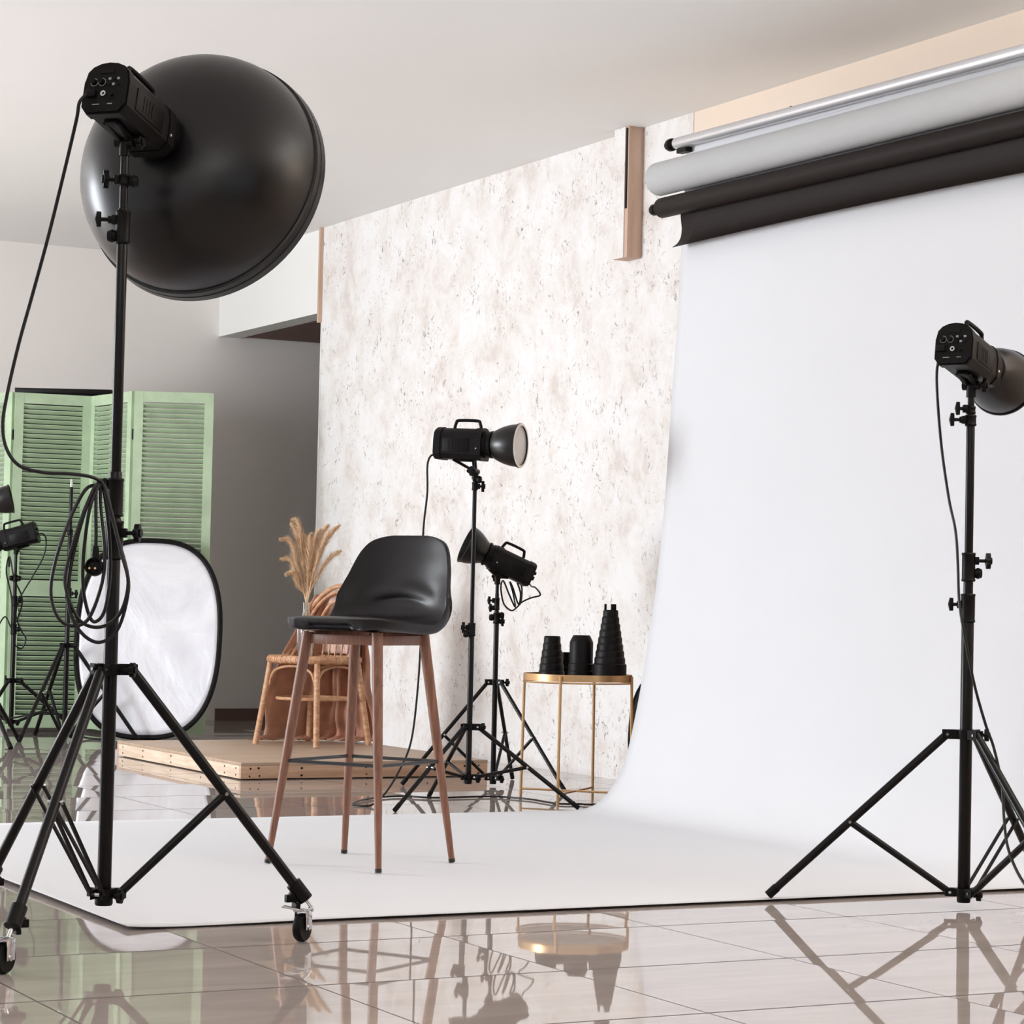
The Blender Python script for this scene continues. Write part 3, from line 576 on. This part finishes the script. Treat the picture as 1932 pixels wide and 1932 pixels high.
# profile along the shell: (forward x, z, half width)
PR = [(.217, .741, .05), (.214, .745, .095), (.203, .749, .142), (.166, .753, .180), (.10, .750, .200), (.0, .745, .210), (-.08, .742, .214), (-.14, .748, .216), (-.175, .772, .214), (-.196, .82, .205), (-.208, .875, .193), (-.218, .925, .179), (-.228, .965, .163), (-.235, .995, .138), (-.239, 1.010, .100), (-.241, 1.016, .055)]
SPm = smooth_path([(x, z, w) for x, z, w in PR], 6)
def shell_pt(i, j):
    k = i*(len(SPm)-1); a = int(k); p = SPm[a].lerp(SPm[min(a+1, len(SPm)-1)], k-a); sn = sin((j*2-1)*pi/2); y = p.z*sn; e = min(1, abs(y)/.208); x, z = p.x, p.y
    back = min(1, max(0, (z-.755)/.12)); back = back*back*(3-2*back)
    x += back*.050*e**2.4; z -= (1-back)*.010*e**4
    br = exp(-((x+.16)/.07)**2)*exp(-((z-.775)/.07)**2); x += br*.045*e**3; z += br*.030*e**3
    arc = .815-.040*(y/.14)**2; fade = max(0, 1-(y/.160)**4)*min(1, back*1.6)
    return Vector((x-.006*exp(-((z-arc)/.008)**2)*fade+.009*exp(-((z-arc-.030)/.022)**2)*fade-.004*exp(-((z-arc+.022)/.016)**2)*fade, y, z))
NU, NV = 120, 41
G_ = [[shell_pt(i/(NU-1), j/(NV-1)) for j in range(NV)] for i in range(NU)]
b = B(); T_, U_2 = [], []
for i in range(NU):
    rt, ru = [], []
    for j in range(NV):
        i0, j0 = min(max(i, 4), NU-5), min(max(j, 2), NV-3); a, c = G_[i0-1][j0], G_[i0+1][j0]; e_, f_ = G_[i0][j0-1], G_[i0][j0+1]
        n_ = (c-a).cross(f_-e_); n_ = n_.normalized() if n_.length > 1e-9 else Vector((0, 0, 1))
        if n_.x*.6+n_.z < 0: n_ = -n_
        si = abs(i/(NU-1)*2-1); tj = abs(j/(NV-1)*2-1); m = max(si**14, tj**5); seat = 1-min(1, max(0, (G_[i][j].z-.755)/.1))
        th = (.016+.018*seat)*(.22+.78*sqrt(max(0, 1-m)))
        puff = .004*sqrt(max(0, 1-m)); rt.append(b.m.verts.new(G_[i][j]+n_*puff)); ru.append(b.m.verts.new(G_[i][j]-n_*th))
    T_.append(rt); U_2.append(ru)
for i in range(NU-1):
    for j in range(NV-1):
        b.m.faces.new((T_[i][j], T_[i+1][j], T_[i+1][j+1], T_[i][j+1])); b.m.faces.new((U_2[i][j], U_2[i][j+1], U_2[i+1][j+1], U_2[i+1][j]))
    for j in (0, NV-1): b.m.faces.new((T_[i][j], U_2[i][j], U_2[i+1][j], T_[i+1][j]))
for i in (0, NU-1):
    for j in range(NV-1): b.m.faces.new((T_[i][j], T_[i][j+1], U_2[i][j+1], U_2[i][j]))
bmesh.ops.remove_doubles(b.m, verts=b.m.verts, dist=.0003)
b.build('seat_shell', 'leather', t, auto=70)
# under-frame
b = B()
for a in (radians(45), radians(135)):
    r = Matrix.Rotation(a, 3, 'Z'); b.box((0, 0, .700), (.33, .045, .024), r, .002)
b.box((0, 0, .705), (.10, .10, .02), None, .002)
for (x0, y0, x1, y1) in ((.125, .125, .125, -.125), (-.125, .125, -.125, -.125), (.125, .125, -.125, .125), (.125, -.125, -.125, -.125)):
    b.box(((x0+x1)/2, (y0+y1)/2, .686), (max(abs(x0-x1), .020), max(abs(y0-y1), .020), .030), None, .002)
b.build('seat_frame', 'walnut', t)
for sx, sy in ((1, 1), (1, -1), (-1, 1), (-1, -1)):
    p0 = Vector((sx*.128, sy*.128, .708)); p1 = Vector((sx*.204, sy*.204, .0)); b = B()
    b.tube([p0, p0.lerp(p1, .5), p0.lerp(p1, .985)], [.0175, .015, .0095], 18); L = b.build('leg', 'walnut', t)
    B().tube([p0.lerp(p1, .984), p1], [.0105, .0100], 14).build('foot_cap', 'foot', L)
rr = .157+.0
pts = []
for k, (sx, sy) in enumerate(((1, 1), (-1, 1), (-1, -1), (1, -1))):
    pts.append(Vector((sx*.1705, sy*.1705, .312)))
b = B()
for k in range(4): b.tube([pts[k], pts[(k+1) % 4]], .0055, 10)
b.build('footrest_ring', 'frame_iron', t)

# ------------------------------------------------------------------ rattan chair, cloths, vase, pampas
CX, CY, CZ = 4.995, 11.51, .079
FA = radians(208)
t = thing('rattan_chair', 'honey rattan chair with hoop back on the wooden platform', 'chair', (CX, CY, CZ), FA)
b = B()
rim = [(.20*(abs(cos(a))**.6)*(1 if cos(a) > 0 else -1), .19*(abs(sin(a))**.6)*(1 if sin(a) > 0 else -1), .432) for a in [2*pi*k/40 for k in range(40)]]
b.tube(rim, .020, 12, closed=True)
wr = B()
for k in range(40):
    p = Vector(rim[k]); q = Vector(rim[(k+1) % 40]); d = (q-p).normalized()
    wr.tube([p.lerp(q, .1), p.lerp(q, .35)], .0218, 10); wr.tube([p.lerp(q, .6), p.lerp(q, .85)], .0215, 10)
so = b.build('seat_rim', 'rattan', t); wr.build('cane_wrapping', 'rattan', so)
b = B(); b.prism([(p[0]*.93, p[1]*.93) for p in rim], (0, 0, .430), (0, 0, .440), (1, 0, 0), (0, 1, 0))
for k in range(-8, 9):
    x = k*.022; b.box((x, 0, .441), (.016, .33 if abs(k) < 8 else .2, .004))
b.build('woven_seat', 'rattan', t)
for sx, sy in ((1, 1), (1, -1), (-1, 1), (-1, -1)):
    B().tube(smooth_path([(sx*.165, sy*.150, .425), (sx*.185, sy*.168, .25), (sx*.215, sy*.196, 0)], 4), .0155, 12).build('leg', 'rattan', t)
b = B(); b.tube([(.19*cos(2*pi*k/32)*1.02, .175*sin(2*pi*k/32)*1.02, .235) for k in range(32)], .0085, 8, closed=True); b.build('stretcher_ring', 'rattan', t)
b = B()
for (a0, a1) in (((.175, -.15), (.175, .15)), ((.17, .155), (-.17, .155)), ((.17, -.155), (-.17, -.155)), ((-.17, -.155), (-.17, .155))):
    p, q = Vector((*a0, .30)), Vector((*a1, .30)); m = (p+q)/2
    b.tube(smooth_path([p, p.lerp(m, .25)+Vector((0, 0, .075)), m+Vector((0, 0, .100)), q.lerp(m, .25)+Vector((0, 0, .075)), q], 5), .007, 8)
b.build('apron_arches', 'rattan', t)
def hoop(wy, top, x0, xb, r, nm):
    p = []
    for k in range(21):
        a = pi*k/20; y = wy*cos(a); s_ = sin(a)**.8; z = .44+(top-.44)*s_; x = x0+(xb-x0)*s_**.7; p.append((x, -y, z))
    return B().tube(p, r, 12).build(nm, 'rattan', t)
hoop(.205, .810, -.02, -.215, .0135, 'outer_hoop'); hoop(.185, .780, -.04, -.205, .010, 'second_hoop'); hoop(.13, .735, -.12, -.195, .0085, 'inner_hoop')
b = B()
for y in (-.08, -.04, 0, .04, .08): b.tube([(-.165, y, .44), (-.2, y*1.1, .62), (-.205, y*.9, .72)], .0045, 6)
b.build('back_spindles', 'rattan', t)
# blush cloth inside the hoop
def blush(i, j):
    y = (j*2-1)*.165*(1-.25*i**3); z = .46+.31*i; return Vector((-.222+.010*sin(j*22+i*3)-.03*i*0+.08*(abs(j*2-1)**3)*(1-i), y, z))
def local(o): o.location = (CX, CY, CZ); o.rotation_euler = (0, 0, FA); return o
o = local(B().grid(blush, 20, 40).build('blush_cloth', 'blush_cloth', auto=80)); o.modifiers.new('t', 'SOLIDIFY').thickness = .003
tag(o, 'sheer blush pink cloth hanging inside the rattan chair back', 'cloth')
def brown(i, j):
    # from the hoop down behind the seat to the deck, spreading at the floor
    a = (j*2-1); z = .76*(1-i)+.004; sp = .16+.05*i+.05*i**3; y = a*sp-.05*i-.03*i*i
    x = -.245-.03*i-.10*i**4+.030*sin(j*26+i*2+sin(i*5))*(.3+.7*i)+.014*sin(j*57+i*6)+.012*sin(i*19+j*9)*i
    if a < 0: x += .34*abs(a)**2.0*min(1, i*1.4+.12)
    if i > .93: z = .005+.03*abs(sin(j*40))*(1-i)/.07+.008*abs(sin(j*31+i*60)); x += (i-.93)*1.6
    return Vector((x, y, z))
o = local(B().grid(brown, 50, 90).build('brown_cloth', 'brown_cloth', auto=80)); o.modifiers.new('t', 'SOLIDIFY').thickness = .003
tag(o, 'brown cloth draped behind the rattan chair and bunched on the platform', 'cloth')
VB_ = Vector((4.935, 11.49, CZ+.4415))
t = thing('glass_vase', 'tall clear glass bottle vase on the rattan chair seat', 'vase', VB_)
B().lathe([(0, 0), (.040, 0), (.044, .006), (.044, .16), (.040, .185), (.020, .215), (.0165, .235), (.0165, .275), (.020, .28), (.0175, .28), (.0140, .274), (.0140, .235), (.0175, .215), (.0375, .182), (.041, .158), (.041, .01), (0, .008)], seg=32).build('bottle', 'glass', t)
PL = ['the tallest one, curling over at the left', 'upper one bending outward to the left', 'upright one left of the tallest bend', 'drooping far to the left', 'lowest drooping tip on the left', 'upright short one right of centre', 'the one reaching farthest up to the right', 'lowest tip on the right', 'straight one between centre and far right', 'short one in the left of the middle', 'short one in the very middle', 'second from the far right top']
tips = [(-.080, .02, .425), (-.135, -.01, .325), (-.088, .05, .405), (-.130, .02, .225), (-.098, -.03, .150), (.055, .03, .375), (.155, .0, .400), (.160, .03, .270), (.095, .05, .402), (-.025, .04, .345), (.018, -.03, .350), (.125, -.02, .375)]
for n_, (tx, tf, tz) in enumerate(tips):
    base = Vector((random.uniform(-.006, .006), random.uniform(-.006, .006), .02)); neck = Vector((tx*.03, 0, .275)); tip = sv(tx, tf, .275+tz)
    side = Vector((tip.x, tip.y, 0)); mid = Vector((tip.x*.36, tip.y*.36, .275+tz*.55)); q1 = Vector((tip.x*.72, tip.y*.72, .275+tz*.88))
    if n_ in (1, 3, 4, 0): q1 = Vector((tip.x*.62, tip.y*.62, .275+tz*.93))
    path = smooth_path([base, neck, mid, q1, tip], 8)
    tt_ = thing('pampas_stem', 'dried beige pampas grass stem in the vase, '+PL[n_], 'dried grass', VB_, 0, 'dried pampas stems in the vase')
    st = B().tube(path, [.0022]*(len(path)-8)+[.0015]*8, 6).build('stem', 'pampas', tt_)
    pb = B(); n0 = int(len(path)*.34)
    for k in range(1000):
        s_ = random.random()**.9; idx = n0+s_*(len(path)-1-n0); a_ = int(idx); p = path[a_].lerp(path[min(a_+1, len(path)-1)], idx-a_)
        d = (path[min(a_+1, len(path)-1)]-path[max(a_-1, 0)]).normalized(); x_, y_ = frame(d); an = random.random()*2*pi; rad = x_*cos(an)+y_*sin(an)
        ln = random.uniform(.03, .065)*(.35+.65*sin(min(1, s_*1.1+.05)*pi)**.7); e = p+(d*.86+rad*random.uniform(.3, .75))*ln+Vector((0, 0, -.25*ln*s_)); w_ = d.cross(rad)*.0014
        pb.m.faces.new((pb.m.verts.new(p-w_), pb.m.verts.new(p+w_), pb.m.verts.new(e)))
    pb.build('plume', 'pampas', tt_, smooth=False)

# ------------------------------------------------------------------ gold table with snoots
TX, TY, TH = 5.042, 8.876, .530
t = thing('side_table', 'small round gold metal tray table beside the white backdrop', 'side table', (TX, TY, 0))
B().lathe([(0, TH-.026), (.222, TH-.026), (.222, TH-.020), (0, TH-.020)], seg=64).build('tray_bottom', 'white_trim', t)
B().lathe([(.222, TH-.028), (.226, TH-.028), (.226, TH), (.222, TH)], seg=64, closed_prof=True).build('tray_rim', 'brass', t)
b = B(); b.tube([(.226*cos(2*pi*k/64), .226*sin(2*pi*k/64), TH-.034) for k in range(64)], .004, 6, closed=True); b.build('support_ring', 'brass', t)
lp = []
for k in range(4):
    a = -YAW+radians(251+90*k); p = Vector((.233*cos(a), .233*sin(a), TH-.006)); q = Vector((.240*cos(a), .240*sin(a), .0)); lp.append(q)
    B().tube([p, q], .0062, 10).build('leg', 'brass', t)
b = B(); b.tube([lp[0]+Vector((0, 0, .045)), lp[2]+Vector((0, 0, .045))], .0045, 8); b.tube([lp[1]+Vector((0, 0, .045)), lp[3]+Vector((0, 0, .045))], .0045, 8); b.build('cross_brace', 'brass', t)
def snoot(label, r, f, prof, clips=False, seg=40):
    c = Vector((TX, TY, 0))+sv(r, f); t = thing('snoot', label, 'snoot', (c.x, c.y, TH-.0195), 0, None)
    inner = [(max(.004, a-.003), z) for a, z in prof[::-1]]
    s_ = B().lathe([(prof[0][0]-.003, 0)]+prof+inner, seg=seg).build('shell', 'plastic', t, auto=25)
    if clips:
        top = prof[-1][1]
        for k in range(3):
            a = 2*pi*k/3+.5; B().box((.022*cos(a), .022*sin(a), top+.010), (.010, .022, .028), Matrix.Rotation(a, 3, 'Z'), .002).build('clip', 'plastic', t)
    return t
def stepped(r0, r1, H, n, lip=.002):
    p = []
    for k in range(n):
        a = r0+(r1-r0)*k/n; a2 = r0+(r1-r0)*(k+.55)/n; z0 = H*k/n; z1 = H*(k+1)/n; p += [(a, z0+.001), (a, z0+(z1-z0)*.72), (a2, z1-.002)]
    p.append((r1, H)); return p
snoot('low black stepped cone snoot, leftmost on the gold table', -.108, .095, stepped(.055, .031, .173, 6))
snoot('tiny black stub barely visible between two snoots on the gold table', -.048, .165, [(.022, .001), (.022, .04), (.018, .045), (.018, .105)])
snoot('black cylinder snoot with rounded shoulder, middle of the gold table', .012, -.01, [(.055, .001), (.055, .03), (.052, .034), (.052, .06), (.049, .064), (.049, .15), (.046, .158), (.036, .178), (.034, .180)])
snoot('tallest black ribbed snoot with clips on top, right side of gold table', .128, -.075, [(.064, .001), (.064, .006), (.070, .008), (.070, .062), (.067, .066)]+[(a, z+.066) for a, z in stepped(.064, .027, .222, 8)], True)

# ------------------------------------------------------------------ oval reflector
P0 = Vector((4.7345, 13.265, 0)); P1 = Vector((4.782, 13.425, 1.14)); upv = (P1-P0).normalized(); wv = sv(1, 0).normalized()
nv = wv.cross(upv).normalized()
t = thing('oval_reflector', 'large white silver oval reflector with black rim leaning on the green screen', 'reflector', P0)
HA, HB = .408, .566
def oval(a, s=1.0):
    ca, sa = cos(a), sin(a); x = HA*s*(abs(ca)**.72)*(1 if ca > 0 else -1); y = HB*s*(abs(sa)**.80)*(1 if sa > 0 else -1)
    x += .018*(y/HB) ; return x, y
def opt(a, s):
    x, y = oval(a, s); wob = -.012*(x/HA)*(y/HB)*2+.010*(x/HA)**2+ (.004*sin(x*23+y*17)*(1-s) if s < 1 else 0)
    return wv*x+upv*(y+HB+.014)+nv*wob
b = B(); c0 = b.m.verts.new(opt(0, 0)); rings = []
for s_ in (.12, .25, .4, .55, .7, .82, .92, 1.0): rings.append([b.m.verts.new(opt(2*pi*k/96, s_)) for k in range(96)])
for k in range(96): b.m.faces.new((c0, rings[0][k], rings[0][(k+1) % 96]))
for r0, r1 in zip(rings, rings[1:]):
    for k in range(96): b.m.faces.new((r0[k], r0[(k+1) % 96], r1[(k+1) % 96], r1[k]))
ob = b.build('fabric', 'silverfab', t, auto=80); ob.modifiers.new('t', 'SOLIDIFY').thickness = .002
B().tube([opt(2*pi*k/96, 1.0) for k in range(96)], .0150, 10, closed=True).build('rim', 'rubber', t)

# ------------------------------------------------------------------ green folding screen
J = [(3.60, 13.86), (4.172, 14.146), (4.635, 14.093), (4.706, 13.557), (5.133, 13.375)]
J = [Vector((*j, 0)) for j in J]
J[0] = J[1]+sv(-.40, .28)
t = thing('folding_screen', 'sage green louvred folding screen zigzagging in front of the back wall', 'folding screen', J[2])
SH = 2.0
for k in range(4):
    a, c = J[k], J[k+1]; d = (c-a); W_ = d.length; d.normalize(); nrm = Vector((0, 0, 1)).cross(d); a = a+d*.004; W_ -= .008
    X, Y = d, nrm; rotm = Matrix((X, Y, Vector((0, 0, 1)))).transposed()
    def bx(b, x, z, sx, sy, sz, rot=None): b.box(a-J[2]+X*x+Vector((0, 0, z)), (sx, sy, sz), rotm @ (rot or Matrix.Identity(3)))
    b = B(); st = .052
    bx(b, st/2, SH/2+.01, st, .024, SH-.02); bx(b, W_-st/2, SH/2+.01, st, .024, SH-.02)
    for z0, z1 in ((SH-.062, SH), (.80, .895), (.025, .10)): bx(b, W_/2, (z0+z1)/2, W_-2*st, .022, z1-z0)
    fr = b.build('panel_frame', 'paint_green', t, smooth=False)
    b = B()
    for z0, z1 in ((.105, .795), (.90, SH-.066)):
        n_ = int(round((z1-z0)/.0285))
        for q in range(n_): bx(b, W_/2, z0+(q+.5)*(z1-z0)/n_, W_-2*st+.004, .0050, .0300, Matrix.Rotation(radians(52), 3, 'X'))
    b.build('louvre_slats', 'paint_green', fr, smooth=False)
    if k < 3:
        for z in (.3, 1.0, 1.75):
            tag(B().cyl(J[k+1]-J[2]+Vector((0, 0, z-.03)), J[k+1]-J[2]+Vector((0, 0, z+.03)), .005, seg=8).build('hinge', 'cast', t), 'dark hinge')
t = thing('dark_board', 'dark framed board behind the green screen, only its top edge visible', 'board', (4.66, 14.74, 0), atan2(14.606-14.866, 4.905-4.416))
B().box((0, 0, 1.04), (.58, .02, 2.04), bev=.002).build('panel', 'black_board', t); B().box((0, 0, 2.075), (.60, .05, .03), bev=.002).build('top_rail', 'black_board', t)
B().box((0, 0, .012), (.5, .2, .024), bev=.002).build('foot_bar', 'black_board', t)
